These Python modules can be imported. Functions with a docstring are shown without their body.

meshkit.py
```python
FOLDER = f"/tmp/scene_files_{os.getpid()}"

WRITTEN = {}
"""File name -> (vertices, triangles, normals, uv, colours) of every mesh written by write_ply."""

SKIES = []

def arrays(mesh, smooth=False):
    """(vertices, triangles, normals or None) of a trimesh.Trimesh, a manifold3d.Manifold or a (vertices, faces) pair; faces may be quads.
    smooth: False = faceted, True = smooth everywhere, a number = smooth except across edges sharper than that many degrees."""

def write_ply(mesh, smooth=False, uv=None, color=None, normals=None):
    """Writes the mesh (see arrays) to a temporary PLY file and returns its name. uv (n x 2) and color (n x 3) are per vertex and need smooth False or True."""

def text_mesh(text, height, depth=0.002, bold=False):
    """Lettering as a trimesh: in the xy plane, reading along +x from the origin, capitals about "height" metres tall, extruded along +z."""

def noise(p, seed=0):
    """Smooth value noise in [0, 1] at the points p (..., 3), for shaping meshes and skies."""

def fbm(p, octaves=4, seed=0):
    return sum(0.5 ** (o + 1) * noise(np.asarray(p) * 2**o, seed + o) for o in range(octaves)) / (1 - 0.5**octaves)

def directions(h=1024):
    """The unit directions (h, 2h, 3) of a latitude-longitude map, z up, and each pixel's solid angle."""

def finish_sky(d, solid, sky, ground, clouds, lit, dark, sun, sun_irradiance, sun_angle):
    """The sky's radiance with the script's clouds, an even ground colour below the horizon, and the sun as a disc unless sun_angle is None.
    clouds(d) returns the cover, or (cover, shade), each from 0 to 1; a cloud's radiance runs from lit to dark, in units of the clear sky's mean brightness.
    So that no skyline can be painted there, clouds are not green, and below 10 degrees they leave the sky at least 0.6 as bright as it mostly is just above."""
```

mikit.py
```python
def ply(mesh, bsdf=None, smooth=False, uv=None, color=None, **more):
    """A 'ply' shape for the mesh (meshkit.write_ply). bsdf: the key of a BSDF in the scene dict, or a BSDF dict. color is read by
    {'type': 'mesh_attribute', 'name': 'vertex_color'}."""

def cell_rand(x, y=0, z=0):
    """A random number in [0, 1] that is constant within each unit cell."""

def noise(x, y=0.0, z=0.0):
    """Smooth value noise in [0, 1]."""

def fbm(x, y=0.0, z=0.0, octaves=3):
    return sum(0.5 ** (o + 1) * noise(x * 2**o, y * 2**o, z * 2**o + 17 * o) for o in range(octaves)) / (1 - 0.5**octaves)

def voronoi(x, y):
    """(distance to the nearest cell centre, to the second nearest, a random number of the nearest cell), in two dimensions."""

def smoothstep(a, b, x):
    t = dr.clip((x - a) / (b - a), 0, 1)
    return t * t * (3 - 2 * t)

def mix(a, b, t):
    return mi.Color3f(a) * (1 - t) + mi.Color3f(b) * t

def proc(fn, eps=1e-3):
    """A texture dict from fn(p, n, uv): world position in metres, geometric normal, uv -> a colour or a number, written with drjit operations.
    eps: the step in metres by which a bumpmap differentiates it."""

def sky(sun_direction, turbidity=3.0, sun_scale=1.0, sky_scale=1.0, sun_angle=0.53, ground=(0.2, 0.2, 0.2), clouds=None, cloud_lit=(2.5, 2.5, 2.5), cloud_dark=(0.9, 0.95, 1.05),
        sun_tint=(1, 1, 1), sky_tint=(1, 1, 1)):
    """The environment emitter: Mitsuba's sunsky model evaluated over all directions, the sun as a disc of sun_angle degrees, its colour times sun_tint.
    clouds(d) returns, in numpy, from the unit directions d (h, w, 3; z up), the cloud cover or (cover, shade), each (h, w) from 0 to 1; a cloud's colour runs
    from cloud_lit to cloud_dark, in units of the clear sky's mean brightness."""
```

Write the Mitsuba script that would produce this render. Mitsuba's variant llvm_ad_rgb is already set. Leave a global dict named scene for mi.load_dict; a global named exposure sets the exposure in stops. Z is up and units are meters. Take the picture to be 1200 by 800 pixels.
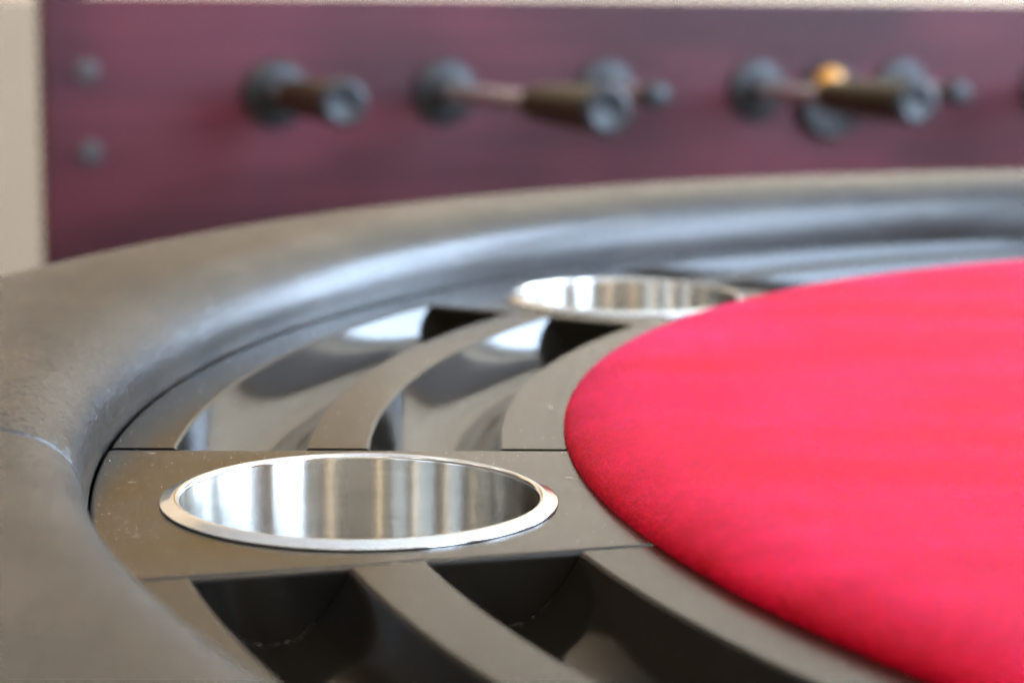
import math, numpy as np, trimesh, mitsuba as mi, mikit, meshkit, drjit as dr
import manifold3d as m3
from shapely.geometry import Polygon
from mikit import noise, fbm, voronoi, smoothstep, mix, proc, ply

T = mi.ScalarTransform4f
rng = np.random.default_rng(7)
scene, labels = {}, {}

# ------------------------------------------------------------------ camera (z = 0 is the top of the chip tray ring)
H, PITCH, ROLL = 0.13268, 0.16649, 0.01297
fwd = np.array([0, math.cos(PITCH), -math.sin(PITCH)])
upv = np.array([0, math.sin(PITCH), math.cos(PITCH)])
right = np.array([1.0, 0, 0])
up = -math.sin(ROLL) * right + math.cos(ROLL) * upv
cam = np.array([0, 0, H])
scene['camera'] = {'type': 'thinlens', 'fov': 26.03, 'fov_axis': 'x', 'near_clip': 0.02, 'far_clip': 60.0,
                   'aperture_radius': 0.0037, 'focus_distance': 0.575,
                   'to_world': T().look_at(origin=cam.tolist(), target=(cam + fwd).tolist(), up=up.tolist())}
exposure = 0.05
FLOOR = -0.76
CEIL = 2.00
WIN = [11.0, 14.4, 19.0]        # daylight in the window panes
LAMP = [1000.0, 760.0, 470.0]     # warm bulbs of the ceiling lamps


# ------------------------------------------------------------------ helpers
def add(key, mesh, bsdf, smooth=30, uv=None, label=None, cat=None, group=None, kind=None, **more):
    base, n = key, 1
    while key in scene:
        key = f'{base}_{n:03d}'
        n += 1
    scene[key] = ply(mesh, bsdf, smooth=smooth, uv=uv, **more)
    info = {k: v for k, v in (('label', label), ('category', cat), ('group', group), ('kind', kind)) if v}
    if info:
        labels[key] = info
    return key


def tag(key, **info):
    labels[key] = {**labels.get(key, {}), **info}


def grid(P, closed_u=False):
    """Quads over an (n, m, 3) array of points."""
    n, m = P.shape[:2]
    i, j = np.meshgrid(np.arange(n if closed_u else n - 1), np.arange(m - 1), indexing='ij')
    a = i * m + j
    b = ((i + 1) % n) * m + j
    f = np.stack([a, b, b + 1, a + 1], -1).reshape(-1, 4)
    return P.reshape(-1, 3), f


def tri(f):
    return np.vstack([f[:, [0, 1, 2]], f[:, [0, 2, 3]]])


def rev(r, z, ang, centre=(0, 0), z0=0.0):
    """Profile (r, z) turned through the angles (radians); returns vertices, quads, uv."""
    r, z, ang = map(np.asarray, (r, z, ang))
    if r.ndim == 1:
        r, z = np.broadcast_to(r, (len(ang), len(r))), np.broadcast_to(z, (len(ang), len(z)))
    P = np.stack([centre[0] + np.cos(ang)[:, None] * r, centre[1] + np.sin(ang)[:, None] * r, z + z0], -1)
    v, f = grid(P)
    s = np.r_[0, np.cumsum(np.hypot(np.diff(r[0]), np.diff(z[0])))]
    uv = np.stack([np.repeat(ang, r.shape[1]), np.tile(s, len(ang))], 1)
    return v, f, uv


def capped_rev(loop, a0, a1, n, centre):
    """A closed profile loop turned from a0 to a1, with both ends closed."""
    loop = np.asarray(loop)
    m = len(loop)
    ang = np.linspace(a0, a1, n)
    P = np.stack([centre[0] + np.outer(np.cos(ang), loop[:, 0]), centre[1] + np.outer(np.sin(ang), loop[:, 0]), np.tile(loop[:, 1], (n, 1))], -1)
    P2 = np.concatenate([P, P[:, :1]], 1)
    v, f = grid(P2)
    body = trimesh.Trimesh(v, tri(f), process=False)
    v2, f2 = trimesh.creation.triangulate_polygon(Polygon(loop), engine='earcut')
    ends = []
    for a in (a0, a1):
        w = np.stack([centre[0] + math.cos(a) * v2[:, 0], centre[1] + math.sin(a) * v2[:, 0], v2[:, 1]], 1)
        ends.append(trimesh.Trimesh(w, f2, process=False))
    return trimesh.util.concatenate([body] + ends)


def arc(cx, cz, r, d0, d1, n):
    a = np.radians(np.linspace(d0, d1, n))
    return [(cx + r * math.cos(t), cz + r * math.sin(t)) for t in a]


def loft(poly, levels, floor_z):
    """A slab of outline poly whose top edge is rounded by (inset, z) levels; returns a manifold."""
    p = np.asarray(poly, float)
    if Polygon(p).exterior.is_ccw is False:
        p = p[::-1]
    d0 = p - np.roll(p, 1, 0)
    d1 = np.roll(p, -1, 0) - p
    n0 = np.stack([-d0[:, 1], d0[:, 0]], 1) / np.linalg.norm(d0, axis=1, keepdims=True)
    n1 = np.stack([-d1[:, 1], d1[:, 0]], 1) / np.linalg.norm(d1, axis=1, keepdims=True)
    nn = n0 + n1
    nn = nn / (1 + (n0 * n1).sum(1, keepdims=True))
    rings = [np.c_[p, np.full(len(p), floor_z)]] + [np.c_[p + nn * o, np.full(len(p), z)] for o, z in levels]
    n = len(p)
    v = np.vstack(rings)
    f = []
    for k in range(len(rings) - 1):
        i = np.arange(n)
        j = (i + 1) % n
        a, b = k * n, (k + 1) * n
        f += [np.stack([a + i, a + j, b + j], 1), np.stack([a + i, b + j, b + i], 1)]
    from mapbox_earcut import triangulate_float64
    def cap(ring):
        return triangulate_float64(ring[:, :2], np.array([len(ring)], np.uint32)).reshape(-1, 3).astype(int)
    top = cap(rings[-1]) + (len(rings) - 1) * n
    bot = cap(rings[0])[:, ::-1]
    m = trimesh.Trimesh(v, np.vstack(f + [top, bot]), process=False)
    m.fix_normals()
    return m3.Manifold(m3.Mesh(m.vertices.astype(np.float32), m.faces.astype(np.uint32)))


def box(size, at=(0, 0, 0), r=0.0):
    if r <= 0:
        b = trimesh.creation.box(size)
        b.apply_translation(at)
        return b
    s = m3.Manifold.sphere(r, 16)
    h = np.array(size) / 2 - r
    m = m3.Manifold.batch_hull([s.translate([x * h[0], y * h[1], z * h[2]]) for x in (-1, 1) for y in (-1, 1) for z in (-1, 1)]).to_mesh()
    b = trimesh.Trimesh(m.vert_properties[:, :3], m.tri_verts, process=False)
    b.apply_translation(at)
    return b


def lathe(profile, n=48, axis=None, at=(0, 0, 0)):
    """Closed lathe of (r, z) points round +z, then turned so that +z lies along axis."""
    r, z = np.array(profile, float).T
    v, f, _ = rev(np.maximum(r, 1e-5), z, np.linspace(0, 2 * np.pi, n + 1))
    m = trimesh.Trimesh(v, tri(f), process=False)
    m.merge_vertices(digits_vertex=7)
    if axis is not None:
        m.apply_transform(trimesh.geometry.align_vectors([0, 0, 1], axis))
    m.apply_translation(at)
    return m


# ------------------------------------------------------------------ materials
def two(b):
    return {'type': 'twosided', 'bsdf': b}


def rgb(*c):
    return {'type': 'rgb', 'value': list(c)}


def bump(b, fn, scale=1.0, eps=1e-3):
    return {'type': 'bumpmap', 'arbitrary': proc(fn, eps), 'scale': scale, 'bsdf': b}


# vinyl of the armrest: fine pebbled grain, uv = (angle, arc length)
def vinyl_tone(p, n, uv):
    d = smoothstep(0.42, 0.75, fbm(p.x * 30, p.y * 30, p.z * 30, 3))
    g = noise(uv.x * 520, uv.y * 900)
    return mix([0.009, 0.0073, 0.006], [0.017, 0.0135, 0.0105], d) * (0.75 + 0.5 * g)


def vinyl_rough(p, n, uv):
    return 0.27 + 0.08 * fbm(p.x * 40, p.y * 40, p.z * 40, 3)


scene['vinyl'] = two({'type': 'principled', 'base_color': proc(vinyl_tone), 'roughness': proc(vinyl_rough), 'specular': 0.40})


# glossy and satin black plastic
def plastic_rough(p, n, uv):      # the moulding is grained on its flat tops and polished in the troughs
    top = smoothstep(-0.0009, -0.0002, p.z)
    return 0.07 + 0.06 * fbm(p.x * 55, p.y * 55, p.z * 55, 3) + 0.10 * top


def orange_peel(p, n, uv):
    return noise(p.x * 350, p.y * 350, p.z * 350) * 0.000006 + noise(p.x * 45, p.y * 45, p.z * 45) * 0.00003


scene['tray_plastic'] = two(bump({'type': 'principled', 'base_color': rgb(0.0034, 0.003, 0.0022), 'roughness': proc(plastic_rough), 'specular': 0.29}, orange_peel, 1.0, 4e-4))


def satin_rough(p, n, uv):
    return 0.14 + 0.09 * fbm(p.x * 60, p.y * 60, p.z * 60, 3)


scene['panel_plastic'] = two(bump({'type': 'principled', 'base_color': rgb(0.0052, 0.0042, 0.0028), 'roughness': proc(satin_rough), 'specular': 0.38}, orange_peel, 1.0, 4e-4))


# red velvet cloth
def velvet(p, n, uv):
    a = fbm(p.x * 22, p.y * 46, p.z * 22, 4)
    b = fbm(p.x * 380, p.y * 380, p.z * 380, 2)
    c = noise(p.x * 1500, p.y * 1500, p.z * 1500)
    t = smoothstep(0.33, 0.67, a) * 0.55 + smoothstep(0.25, 0.75, b) * 0.3 + c * 0.15
    return mix([0.26, 0.0005, 0.009], [0.41, 0.0016, 0.024], t) * (0.78 + 0.44 * noise(p.x * 900, p.y * 900, p.z * 900))


def nap(p, n, uv):
    return fbm(p.x * 900, p.y * 900, p.z * 900, 2) * 0.00016 + fbm(p.x * 60, p.y * 90, p.z * 60, 3) * 0.0003


scene['velvet'] = two(bump({'type': 'principled', 'base_color': proc(velvet), 'roughness': 0.6, 'specular': 0.05, 'sheen': 0.25, 'sheen_tint': 0.6}, nap, 1.0, 3e-4))


# brushed steel of the cup walls (uv = angle, arc length), polished rims
def brushed(p, n, uv):
    a = noise(uv.x * 5, uv.y * 3600) * 0.65 + noise(uv.x * 9 + 7, uv.y * 5200) * 0.35
    return mix([0.53, 0.51, 0.465], [0.70, 0.675, 0.62], smoothstep(0.15, 0.85, a))


scene['brushed_steel'] = two({'type': 'roughconductor', 'specular_reflectance': proc(brushed), 'material': 'none', 'distribution': 'ggx', 'alpha_u': 0.014, 'alpha_v': 0.30})
scene['polished_steel'] = two({'type': 'roughconductor', 'specular_reflectance': rgb(0.80, 0.79, 0.77), 'material': 'none', 'distribution': 'ggx', 'alpha': 0.016})


# mahogany laminate of the game table behind
def mahogany(p, n, uv):
    s = p.x * 0.934 + p.y * 0.358
    g = fbm(s * 2.2, p.z * 34, 3.0, 4)
    g2 = fbm(s * 9, p.z * 150, 9.0, 3)
    big = fbm(s * 5, p.z * 9, 1.0, 3)
    t = smoothstep(0.25, 0.8, g) * 0.3 + g2 * 0.2 + smoothstep(0.35, 0.65, big) * 0.5
    return mix([0.020, 0.0028, 0.0055], [0.092, 0.014, 0.025], t)


scene['mahogany'] = two({'type': 'principled', 'base_color': proc(mahogany), 'roughness': 0.40, 'specular': 0.22})
scene['cream_laminate'] = two({'type': 'principled', 'base_color': rgb(0.62, 0.66, 0.72), 'roughness': 0.5, 'specular': 0.4})
scene['black_rubber'] = two({'type': 'principled', 'base_color': rgb(0.009, 0.010, 0.012), 'roughness': 0.40, 'specular': 0.35})
scene['grey_plastic'] = two({'type': 'principled', 'base_color': rgb(0.015, 0.018, 0.022), 'roughness': 0.45, 'specular': 0.4})
scene['bolt_steel'] = two({'type': 'principled', 'base_color': rgb(0.045, 0.036, 0.040), 'roughness': 0.5, 'specular': 0.3})
scene['rod_steel'] = two({'type': 'roughconductor', 'material': 'Cr', 'distribution': 'ggx', 'alpha': 0.18})
def handle_tone(p, n, uv):
    return mix([0.014, 0.010, 0.005], [0.026, 0.019, 0.009], fbm(p.x * 90, p.y * 90, p.z * 90, 2))
scene['handle_wood'] = two({'type': 'principled', 'base_color': proc(handle_tone), 'roughness': 0.42, 'specular': 0.3})
scene['ball_yellow'] = two({'type': 'principled', 'base_color': rgb(0.50, 0.23, 0.03), 'roughness': 0.3, 'specular': 0.5})
def pile_tone(p, n, uv):
    t = smoothstep(0.33, 0.67, fbm(p.x * 22, p.y * 46, p.z * 22, 4)) * 0.6 + 0.4 * noise(p.x * 260, p.y * 420, p.z * 260)
    return mix([0.38, 0.026, 0.125], [0.54, 0.058, 0.225], t)


scene['velvet_pile'] = two({'type': 'diffuse', 'reflectance': proc(pile_tone)})
scene['lint'] = two({'type': 'diffuse', 'reflectance': rgb(0.62, 0.60, 0.56)})


# room
def wall_tone(p, n, uv):
    t = fbm(p.x * 1.5, p.y * 1.5, p.z * 1.5, 3)
    return mix([0.69, 0.56, 0.405], [0.73, 0.60, 0.445], t)


scene['wall_paint'] = two({'type': 'diffuse', 'reflectance': proc(wall_tone)})
def panel_tone(p, n, uv):
    return mix([0.050, 0.032, 0.022], [0.095, 0.062, 0.044], fbm(p.x * 6 + p.y * 6, p.z * 0.8, 2.0, 4))


def honey_tone(p, n, uv):
    return mix([0.28, 0.145, 0.03], [0.44, 0.25, 0.06], fbm(p.x * 3, p.z * 30, 2.0, 4))


scene['dark_panelling'] = two({'type': 'principled', 'base_color': proc(panel_tone), 'roughness': 0.45, 'specular': 0.4})
scene['honey_wood'] = two({'type': 'principled', 'base_color': proc(honey_tone), 'roughness': 0.4, 'specular': 0.4})
scene['ceiling_paint'] = two({'type': 'diffuse', 'reflectance': rgb(0.66, 0.65, 0.62)})
scene['trim_paint'] = two({'type': 'diffuse', 'reflectance': rgb(0.74, 0.72, 0.66)})
def floor_tone(p, n, uv):
    s = fbm(p.x * 1.2, p.y * 14, 0.0, 4)
    return mix([0.20, 0.17, 0.14], [0.28, 0.25, 0.20], s)
scene['floor_wood'] = two({'type': 'principled', 'base_color': proc(floor_tone), 'roughness': 0.35, 'specular': 0.5})
scene['dark_metal'] = two({'type': 'principled', 'base_color': rgb(0.03, 0.03, 0.03), 'roughness': 0.4})

# ------------------------------------------------------------------ the room: floor, walls, ceiling, three windows at the right, ceiling lamps
XL, XR, YN, YF = -2.6, 1.9, -3.0, 3.15
cxr, cyr = (XL + XR) / 2, (YN + YF) / 2


def slab(key, size, at, bsdf, label, **k):
    add(key, box(size, at), bsdf, smooth=False, label=label, kind='structure', **k)


slab('floor', (XR - XL + 0.4, YF - YN + 0.4, 0.1), (cxr, cyr, FLOOR - 0.05), 'floor_wood', 'pale floor under the tables')
slab('ceiling', (XR - XL + 0.4, YF - YN + 0.4, 0.1), (cxr, cyr, CEIL + 0.05), 'ceiling_paint', 'white ceiling with recessed lamps')
hz = (CEIL + FLOOR) / 2
slab('wall_back', (XR - XL + 0.2, 0.1, CEIL - FLOOR), (cxr, YF + 0.05, hz), 'wall_paint', 'plain beige wall behind the games table')
slab('wall_left', (0.1, YF - YN, CEIL - FLOOR), (XL - 0.05, cyr, hz), 'dark_panelling', 'dark panelled side wall')
add('wall_back__door', box((0.60, 0.05, 2.08), (1.40, YF - 0.026, FLOOR + 1.041), 0.004), 'dark_panelling')
add('wall_back__door', box((1.20, 0.05, 2.08), (-1.95, YF - 0.026, FLOOR + 1.041), 0.004), 'dark_panelling')
add('wall_back__wooden_board', box((0.46, 0.03, 0.30), (-0.42, YF - 0.016, 0.66), 0.004), 'honey_wood')
slab('wall_front', (XR - XL + 0.2, 0.1, CEIL - FLOOR), (cxr, YN - 0.05, hz), 'wall_paint', 'beige wall behind the viewer')
# right wall with window openings
WINDOWS = [(-1.62, -0.34), (0.26, 1.40), (1.76, 3.08)]
WZ0, WZ1 = 0.10, 1.94
wall = m3.Manifold.cube([0.1, YF - YN, CEIL - FLOOR]).translate([XR, YN, FLOOR])
for y0, y1 in WINDOWS:
    wall -= m3.Manifold.cube([0.4, y1 - y0, WZ1 - WZ0]).translate([XR - 0.1, y0, WZ0])
add('wall_right', wall, 'wall_paint', smooth=False, label='beige side wall with three bright windows', kind='structure')
for y0, y1 in WINDOWS:
    fr = m3.Manifold.cube([0.05, y1 - y0, WZ1 - WZ0]).translate([XR + 0.03, y0, WZ0])
    fr -= m3.Manifold.cube([0.2, y1 - y0 - 0.1, WZ1 - WZ0 - 0.1]).translate([XR, y0 + 0.05, WZ0 + 0.05])
    add('wall_right__window_frame', fr, 'trim_paint', smooth=False)
    v = np.array([[XR + 0.06, y0 + 0.05, WZ0 + 0.05], [XR + 0.06, y0 + 0.05, WZ1 - 0.05], [XR + 0.06, y1 - 0.05, WZ1 - 0.05], [XR + 0.06, y1 - 0.05, WZ0 + 0.05]])
    add('wall_right__window_pane', (v, np.array([[0, 1, 2], [0, 2, 3]])), 'trim_paint', smooth=False, emitter={'type': 'area', 'radiance': rgb(*WIN)})
LAMPS = [(-1.25, -0.75), (-1.6, 0.15), (-0.75, 1.15), (0.35, 1.0), (-1.7, 1.1), (0.6, -0.4), (-0.5, -1.9), (-1.5, 2.1)]
for x, y in LAMPS:
    add('ceiling__lamp_ring', lathe([(0.045, CEIL - 0.002), (0.06, CEIL - 0.002), (0.06, CEIL - 0.012), (0.045, CEIL - 0.016), (0.045, CEIL - 0.002)], 32, at=(x, y, 0)), 'trim_paint')
    d = trimesh.creation.cylinder(0.032, 0.008, sections=24)
    d.apply_translation((x, y, CEIL - 0.012))
    add('ceiling__lamp_bulb', d, 'trim_paint', smooth=False, emitter={'type': 'area', 'radiance': rgb(*LAMP)})

# ------------------------------------------------------------------ the round poker table
C = (0.43426, 0.62792)
RF, R1, R2, R3, R4, R5 = 0.41889, 0.43768, 0.47421, 0.49211, 0.52809, 0.54733
TABLE = 'poker_table'
tag(TABLE, label='round poker table with padded black vinyl armrest, moulded chip trays and red velvet centre', category='poker table')

# armrest: padded tube of vinyl with a pressed seam
w, zt, ro, e = 0.045, 0.028, 0.66, 2.9
t = np.linspace(0, np.pi / 2, 60)
rr = np.r_[R5 + 0.004, R5 + w * (1 - np.cos(t) ** (2 / e))]
zz = np.r_[-0.012, zt * np.sin(t) ** (2 / e)]
wo = ro - (R5 + w)
t2 = t[1:]
rr = np.r_[rr, ro - wo + wo * np.sin(t2) ** (2 / 2.4), ro - 0.004, ro - 0.012]
zz = np.r_[zz, zt - 0.040 * (1 - np.cos(t2) ** (2 / 2.4)), -0.022, -0.03]
# even spacing along the profile
s = np.r_[0, np.cumsum(np.hypot(np.diff(rr), np.diff(zz)))]
si = np.linspace(0, s[-1], 370)
rr, zz = np.interp(si, s, rr), np.interp(si, s, zz)
seams = [192.4, 282.4, 12.4, 102.4]
ang = [np.linspace(0, 360, 721), np.arange(158, 216, 0.035)] + [np.linspace(a - 1.6, a + 1.6, 160) for a in seams]
ang = np.unique(np.round(np.concatenate(ang), 4))
A, S = np.meshgrid(np.radians(ang), si, indexing='ij')
nr, nz = np.gradient(zz, si), -np.gradient(rr, si)     # profile normal pointing out of the padding
if nz[150] < 0:
    nr, nz = -nr, -nz
disp = np.zeros_like(A)
for a in seams:
    path = a - 0.35 * np.exp(-((si - 0.03) / 0.012) ** 2) - 3.0 * np.exp(-(si / 0.017) ** 2) + 0.06 * np.sin(si * 160)
    d = ((ang[:, None] - path[None, :] + 180) % 360 - 180) * np.pi / 180 * 0.57
    disp -= 0.0020 * np.exp(-np.abs(d / 0.0007) ** 1.5) + 0.0005 * np.exp(-(d / 0.006) ** 2)
    disp += 0.00015 * (d < 0) * np.exp(d / 0.012)
disp += 0.0009 * (meshkit.fbm(np.stack([np.cos(A) * 6, np.sin(A) * 6, S * 18], -1), 3, 5) - 0.5)
disp *= np.clip((S - 0.006) / 0.01, 0, 1)
# fine pebbled grain of the vinyl, where it is near enough to show
q_ = np.stack([A * 0.575, S, 0 * S], -1)
q_ = q_ + 0.0007 * np.stack([meshkit.noise(q_ * 420, 1), meshkit.noise(q_ * 420, 2), 0 * S], -1)
pebble = 1 - np.abs(2 * meshkit.noise(q_ * [800, 800, 1], 11) - 1) + 0.6 * (1 - np.abs(2 * meshkit.noise(q_ * [1250, 1250, 1], 12) - 1))
deg_ = np.degrees(A)
disp += 0.00021 * pebble * np.clip((deg_ - 156) / 12, 0, 1) * np.clip((218 - deg_) / 8, 0, 1)
disp += 0.00018 * (meshkit.fbm(q_ * [90, 90, 1], 3, 21) - 0.5)
v, f, uv = rev(rr + disp * nr, zz + disp * nz, np.radians(ang), C)
add(TABLE + '__armrest', (v, f), 'vinyl', smooth=True, uv=uv)
# apron and stand below (out of the picture)
add(TABLE + '__apron', lathe([(0.40, -0.10), (0.648, -0.10), (0.65, -0.02), (0.64, -0.018), (0.40, -0.03), (0.40, -0.10)], 160, at=(C[0], C[1], 0)), 'dark_metal')
add(TABLE + '__pedestal', lathe([(0.0, FLOOR), (0.33, FLOOR), (0.33, FLOOR + 0.03), (0.06, FLOOR + 0.07), (0.05, -0.2), (0.2, -0.1), (0.0, -0.1)], 64, at=(C[0], C[1], 0)), 'dark_metal')

# red velvet disc: a padded board with a soft rolled edge
t = np.linspace(0, np.pi / 2, 40)
fr = np.r_[0.0, np.linspace(0.02, RF - 0.030, 40), RF - 0.026 + 0.026 * np.sin(t) ** (2 / 2.3), RF - 0.0015]
fz = np.r_[0.0102, np.linspace(0.0102, 0.0092, 40), 0.0090 * np.cos(t) ** (2 / 2.3) + 0.0001, -0.003]
fz = np.where(fr >= RF - 0.0016, fz, fz)
fa = np.linspace(0, 2 * np.pi, 721)
FR, FZ = np.tile(fr, (721, 1)), np.tile(fz, (721, 1))
X, Y = np.cos(fa)[:, None] * FR, np.sin(fa)[:, None] * FR
FZ = FZ + np.clip(FZ, 0, 1) / 0.01 * 0.0006 * (meshkit.fbm(np.stack([X * 16, Y * 16, X * 0], -1), 3, 3) - 0.5)
v, f, uv = rev(FR, FZ, fa, C)
add(TABLE + '__felt_top', (v, f), 'velvet', smooth=True)

# chip trays (one per seat) and the flat cup panels between them
HALF = math.radians(7.16)
A0, STEP = 190.1, 45.0
CUP_R = {0: 0.4795, 7: 0.4725}
lip = 0.0011


def trough(ra, rb):
    """Profile points of one chip trough from the outer lip at rb to the inner lip at ra."""
    c, rad = (ra + rb) / 2, (rb - ra) / 2
    pts = arc(rb + lip, -lip, lip, 90, 152, 6)
    depth = 0.0165
    u = np.linspace(1, -1, 44)
    pts += [(c + rad * a_, -0.0006 - (depth - 0.0006) * (1 - abs(a_) ** 2.15)) for a_ in u]
    pts += arc(ra - lip, -lip, lip, 28, 90, 6)
    return pts


loop = [(R5 - 0.0008, -0.024)] + arc(R5 - 0.0023, -0.0015, 0.0015, 0, 90, 7) + trough(R3, R4) + trough(R1, R2) + [(RF - 0.012, 0.0), (RF - 0.012, -0.024)]
levels = [(0.0, -0.0016), (0.00012, -0.0010), (0.00045, -0.00045), (0.0010, -0.00012), (0.0016, 0.0)]
TOP = 0.0002
GAP0, GAP1 = 0.0004 / 0.48, 0.0026 / 0.48
cups = []
for k in range(8):
    a = math.radians(A0 + STEP * k)
    seat = capped_rev(loop, a + HALF + GAP0, a + math.radians(STEP) - HALF - GAP1, 150, C)
    add(TABLE + '__chip_tray', seat, 'tray_plastic', smooth=32)
    th = np.linspace(a - HALF, a + HALF, 40)
    ri, rq = RF - 0.012, R5 - 0.0006
    poly = np.vstack([np.c_[C[0] + rq * np.cos(th), C[1] + rq * np.sin(th)], np.c_[C[0] + ri * np.cos(th[::-1]), C[1] + ri * np.sin(th[::-1])]])
    m = loft(poly, [(o, z + TOP) for o, z in levels], -0.027)
    cr = CUP_R.get(k, 0.476)
    at = (C[0] + cr * math.cos(a), C[1] + cr * math.sin(a))
    if k in (0, 7):
        m = m - m3.Manifold.cylinder(0.2, 0.0455, 0.0455, 128).translate([at[0], at[1], -0.1])
        cups.append(at)
    add(TABLE + '__cup_panel', m, 'panel_plastic', smooth=32)

# ------------------------------------------------------------------ steel cup holders dropped into the panels
rim = [(0.0455, -0.0006), (0.0499, TOP)] + arc(0.0497, TOP + 0.0005, 0.0003, -40, 60, 6)
rim += [(0.0497 - 0.0028 * x, TOP + 0.0008 + 0.0011 * x) for x in np.linspace(0, 1, 10)[1:]]
rim += arc(0.0463, TOP + 0.0007, 0.0013, 66, 180, 22)
rim = np.array(rim)
wr, wz = rim[-1]
wallp = np.array([(wr, wz - z) for z in np.linspace(0, 0.058, 40)] + [(wr - 0.006 * (1 - math.cos(x)), wz - 0.058 - 0.006 * math.sin(x)) for x in np.linspace(0, np.pi / 2, 10)[1:]] + [(0.02, wz - 0.064), (0.0002, wz - 0.064)])
rings_a = np.linspace(0, 2 * np.pi, 241)
for n, (at, lab) in enumerate(zip(cups, ('brushed steel cup holder nearest the viewer, in the panel beside the armrest seam', 'blurred steel cup holder farther back, partly hidden by the red velvet centre'))):
    key = 'cup_holder' if n == 0 else f'cup_holder_{n:03d}'
    tag(key, label=lab, category='cup holder', group='steel cup holders set into the table ring')
    v, f, uv = rev(rim[:, 0], rim[:, 1], rings_a, at)
    add(key + '__rim', (v, f), 'polished_steel', smooth=True, uv=uv)
    v, f, uv = rev(wallp[:, 0], wallp[:, 1], rings_a, at)
    add(key + '__bowl', (v, f), 'brushed_steel', smooth=True, uv=uv)

# ------------------------------------------------------------------ football games table behind
G = 'football_table'
tag(G, label='blurred mahogany table football game with black handles standing behind the poker table', category='football table')
TH = math.radians(21.0)
ax = np.array([math.cos(TH), math.sin(TH), 0])        # along the side panel
out = np.array([math.sin(TH), -math.cos(TH), 0])      # out of it, towards the viewer
O = np.array([-0.201, 1.865, 0.0])
M = np.eye(4)
M[:3, 0], M[:3, 1], M[:3, 2], M[:3, 3] = ax, -out, [0, 0, 1], O
# the floor there is not quite level
tilt = trimesh.transformations.rotation_matrix(0.001, [0, 1, 0], O)
M = tilt @ M @ trimesh.transformations.rotation_matrix(-0.021, [1, 0, 0])
PTOP, ROD = 0.1070, 0.027


def game(key, mesh, bsdf, smooth=30, **k):
    mesh = mesh.copy()
    mesh.apply_transform(M)
    return add(G + '__' + key, mesh, bsdf, smooth=smooth, **k)


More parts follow.
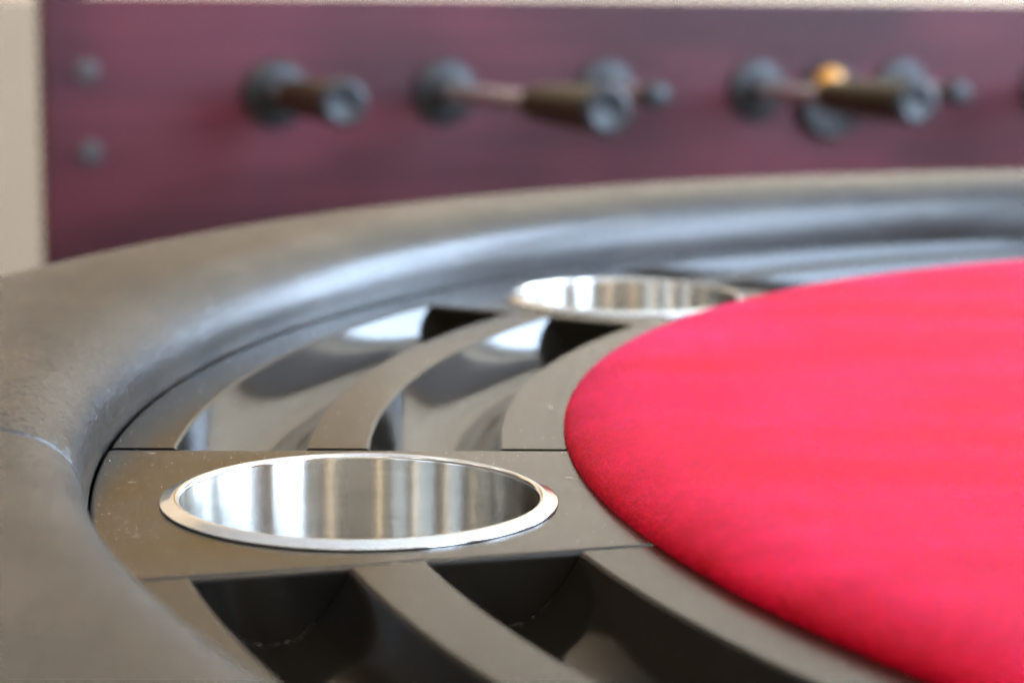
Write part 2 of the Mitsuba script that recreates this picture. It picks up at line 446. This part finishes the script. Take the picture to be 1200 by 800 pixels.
L0, L1 = -0.192, 1.242
DEPTH = 0.72
game('side_panel', box((L1 - L0, 0.03, 0.36), ((L0 + L1) / 2, 0.015, PTOP - 0.18), 0.002), 'mahogany')
game('side_panel', box((L1 - L0, 0.03, 0.36), ((L0 + L1) / 2, DEPTH, PTOP - 0.18), 0.002), 'mahogany', label='far side panel of the games table')
game('end_panel', box((0.03, DEPTH - 0.034, 0.36), (L0 + 0.015, DEPTH / 2 + 0.0075, PTOP - 0.185), 0.002), 'cream_laminate', label='cream end panel of the games table')
game('end_panel', box((0.03, DEPTH - 0.034, 0.36), (L1 - 0.015, DEPTH / 2 + 0.0075, PTOP - 0.18), 0.002), 'mahogany')
game('playing_field', box((L1 - L0 - 0.064, DEPTH - 0.034, 0.012), ((L0 + L1) / 2, DEPTH / 2 + 0.0075, PTOP - 0.20)), 'grey_plastic', smooth=False)
for x in (L0 + 0.05, L1 - 0.05):
    for y in (0.07, DEPTH - 0.06):
        game('leg', box((0.09, 0.09, PTOP - 0.36 - FLOOR - 0.018), (x, y, (PTOP - 0.36 + FLOOR) / 2 + 0.009), 0.003), 'mahogany')
game('corner_cap', box((0.040, 0.06, 0.022), (L0 + 0.017, 0.028, PTOP + 0.0115), 0.004), 'black_rubber', label='black plastic corner cap on the games table top')
NEG = [0, -1, 0]
for x, z in ((-0.158, 0.046), (-0.156, -0.020)):
    game('bolt', lathe([(0, 0), (0.0105, 0), (0.0105, 0.0012), (0.0085, 0.003), (0.003, 0.0034), (0.0025, 0.002), (0, 0.002)], 32, NEG, (x, -0.0002, z)), 'bolt_steel')
for k in range(8):
    x = 0.15 * k + (0.0 if k < 5 else 0.012)
    b = game('bearing', lathe([(0.0, 0), (0.028, 0), (0.028, 0.004), (0.025, 0.007), (0.016, 0.009), (0.013, 0.016), (0.0, 0.016)], 40, NEG, (x, -0.0002, ROD)), 'black_rubber')
    ends = {0: (0.048, 0.205, 1), 1: (0.212, 0.358, 1), 2: (0.116, 0, 0), 3: (0.135, 0.282, 1), 4: (0.105, 0, 0), 5: (0.10, 0.245, 1), 6: (0.11, 0, 0), 7: (0.06, 0.205, 1)}[k]
    tip = ends[0]
    rod = game('rod', lathe([(0, -DEPTH - 0.12), (0.0078, -DEPTH - 0.12), (0.0078, tip), (0, tip)], 24, NEG, (x, 0, ROD)), 'rod_steel')
    sub = rod[len(G) + 2:]
    if ends[2]:
        h0, h1 = ends[0], ends[1] - 0.012
        prof = [(0.006, h0), (0.0125, h0), (0.0135, h0 + 0.004), (0.0155, h0 + 0.05), (0.0165, h1 - 0.03), (0.0165, h1), (0, h1)]
        hk = game(sub + '__handle', lathe(prof, 32, NEG, (x, 0, ROD)), 'handle_wood')
        game(sub + '__end_cap', lathe([(0.014, h1 - 0.001), (0.0178, h1 - 0.001), (0.0185, h1 + 0.004), (0.0178, h1 + 0.010), (0.014, h1 + 0.012), (0.008, h1 + 0.0095), (0, h1 + 0.009)], 32, NEG, (x, 0, ROD)), 'grey_plastic')
    else:
        game(sub + '__end_cap', lathe([(0.0078, tip - 0.018), (0.0105, tip - 0.018), (0.0115, tip - 0.004), (0.0095, tip + 0.003), (0, tip + 0.005)], 32, NEG, (x, 0, ROD)), 'grey_plastic')
# serving cup with the ball in it, between the two middle rods
xs, zs = 0.524, 0.016
game('serving_cup', lathe([(0.0, 0.004), (0.025, 0.004), (0.0265, 0.012), (0.029, 0.013), (0.032, 0.010), (0.034, 0.0), (0, 0.0)], 48, NEG, (xs, -0.0002, zs)), 'black_rubber')
ball = trimesh.creation.icosphere(3, 0.0130)
ball.apply_translation((xs - 0.007, -0.0170, zs + 0.0185))
ball.apply_transform(M)
add('game_ball', ball, 'ball_yellow', smooth=True, label='small yellow ball in the serving cup of the table football game', cat='ball')

# ------------------------------------------------------------------ velvet pile and lint
def fibres(root, normal, length, width, lean):
    """One thin upright triangle per fibre."""
    n = len(root)
    side = rng.normal(size=(n, 3))
    side -= (side * normal).sum(1, keepdims=True) * normal
    side /= np.linalg.norm(side, axis=1, keepdims=True)
    d = normal + lean * rng.normal(size=(n, 3)) + np.array([0.25, 0.1, 0])
    d /= np.linalg.norm(d, axis=1, keepdims=True)
    w_ = side * (width / 2)[:, None]
    v = np.stack([root - w_, root + w_, root + d * length[:, None]], 1).reshape(-1, 3)
    return v, np.arange(3 * n).reshape(-1, 3)


NF = 900_000
th = np.radians(rng.uniform(120, 262, NF))
rad = RF * np.sqrt(rng.uniform(0.0, 1.0, NF))
edge = rng.random(NF) < 0.14
rad = np.where(edge, RF - 0.0015 - 0.08 * rng.beta(1.0, 3.0, NF), rad)
zi = np.interp(rad, fr[:-1], fz[:-1])
slope = np.interp(rad, fr[:-1], np.gradient(fz[:-1], np.maximum(fr[:-1], np.arange(len(fr) - 1) * 1e-9)))
slope = np.clip(np.nan_to_num(slope), -8, 0)
nrm = np.stack([-slope * np.cos(th), -slope * np.sin(th), np.ones(NF)], 1)
nrm /= np.linalg.norm(nrm, axis=1, keepdims=True)
root = np.stack([C[0] + rad * np.cos(th), C[1] + rad * np.sin(th), zi + 0.0000], 1)
keep = (root[:, 0] < 0.245 * root[:, 1] + 0.02) & (root[:, 1] > 0.28)
root, nrm = root[keep], nrm[keep]
n = len(root)
pv, pf = fibres(root, nrm, rng.uniform(0.00025, 0.0006, n), rng.uniform(0.00004, 0.00008, n), 0.45)
scene[TABLE + '__felt_top__pile'] = {'type': 'ply', 'filename': meshkit.write_ply((pv, pf), False, normals=np.repeat(nrm, 3, axis=0)), 'face_normals': False, 'bsdf': {'type': 'ref', 'id': 'velvet_pile'}}
labels[TABLE + '__felt_top__pile'] = {'kind': 'stuff'}


def flakes(pos, size):
    out_ = []
    for p, s_ in zip(pos, size):
        m = trimesh.creation.icosahedron()
        m.apply_transform(trimesh.transformations.random_rotation_matrix(rng.random(3)))
        m.apply_scale([s_, s_ * rng.uniform(0.4, 1.0), s_ * rng.uniform(0.3, 0.7)])
        m.apply_transform(trimesh.transformations.rotation_matrix(rng.uniform(0, 6.3), [0, 0, 1]))
        m.apply_translation(p)
        out_.append(m)
    return out_


pos, size = [], []
def sprinkle(n, a_rng, r_rng, z, s0, s1, peak=None):
    for _ in range(n):
        a_, r_ = math.radians(rng.uniform(*a_rng)), rng.uniform(*r_rng)
        if peak:
            r_ = peak + abs(rng.normal()) * (r_rng[0] - peak) * 0.5
        pos.append((C[0] + r_ * math.cos(a_), C[1] + r_ * math.sin(a_), z))
        size.append(rng.uniform(s0, s1) * (0.5 + rng.random() ** 3))


sprinkle(150, (183, 197), (0.525, 0.546), TOP + 0.0001, 0.00005, 0.00014, peak=0.546)      # beside the crevice on the cup panel
sprinkle(110, (160, 182.5), (0.530, 0.546), 0.0001, 0.00005, 0.00014, peak=0.546)
sprinkle(130, (183.2, 185.5), (0.425, 0.54), TOP + 0.0001, 0.00004, 0.00011)              # along the seam
sprinkle(70, (184, 197), (0.425, 0.54), TOP + 0.0001, 0.00004, 0.0001)
sprinkle(60, (165, 182.5), (0.4755, 0.4905), 0.0001, 0.00004, 0.00012)
sprinkle(60, (165, 215), (0.4195, 0.436), 0.0003, 0.00004, 0.00011)
for rr0, rr1 in ((R3, R4), (R1, R2)):                  # dust gathered where the near troughs meet the panel
    for _ in range(34):
        u_ = rng.normal() * 0.35 + 0.1
        if abs(u_) < 0.9:
            a_ = math.radians(A0) + HALF + 0.0010 + abs(rng.normal()) * 0.002
            r_ = (rr0 + rr1) / 2 + (rr1 - rr0) / 2 * u_
            pos.append((C[0] + r_ * math.cos(a_), C[1] + r_ * math.sin(a_), -0.0006 - 0.0159 * (1 - abs(u_) ** 2.15)))
            size.append(rng.uniform(0.00005, 0.00016))
pos, size = np.array(pos), np.array(size)
ok = np.ones(len(pos), bool)
for at in cups:
    ok &= np.hypot(pos[:, 0] - at[0], pos[:, 1] - at[1]) > 0.0505
fl = flakes(pos[ok], size[ok])
for _ in range(26):                                   # short curled lint threads
    a_, r_ = math.radians(rng.uniform(160, 197)), rng.choice([rng.uniform(0.528, 0.546), rng.uniform(0.42, 0.436)])
    if 182.0 < math.degrees(a_) < 183.5:
        continue
    p0 = np.array([C[0] + r_ * math.cos(a_), C[1] + r_ * math.sin(a_), 0.0006])
    if any(np.hypot(p0[0] - c_[0], p0[1] - c_[1]) < 0.053 for c_ in cups):
        continue
    h_, L_ = rng.uniform(0, 6.3), rng.uniform(0.0008, 0.0022)
    pts = [p0 + np.array([math.cos(h_ + k_ * 0.25 * rng.normal()), math.sin(h_ + k_ * 0.25), 0]) * L_ * k_ / 6 for k_ in range(7)]
    for q0, q1 in zip(pts[:-1], pts[1:]):
        fl.append(trimesh.creation.cylinder(0.000025, segment=(q0, q1), sections=5))
add('dust_specks', trimesh.util.concatenate(fl), 'lint', smooth=False, label='white dust specks and bits of lint on the black plastic ring', kind='stuff')
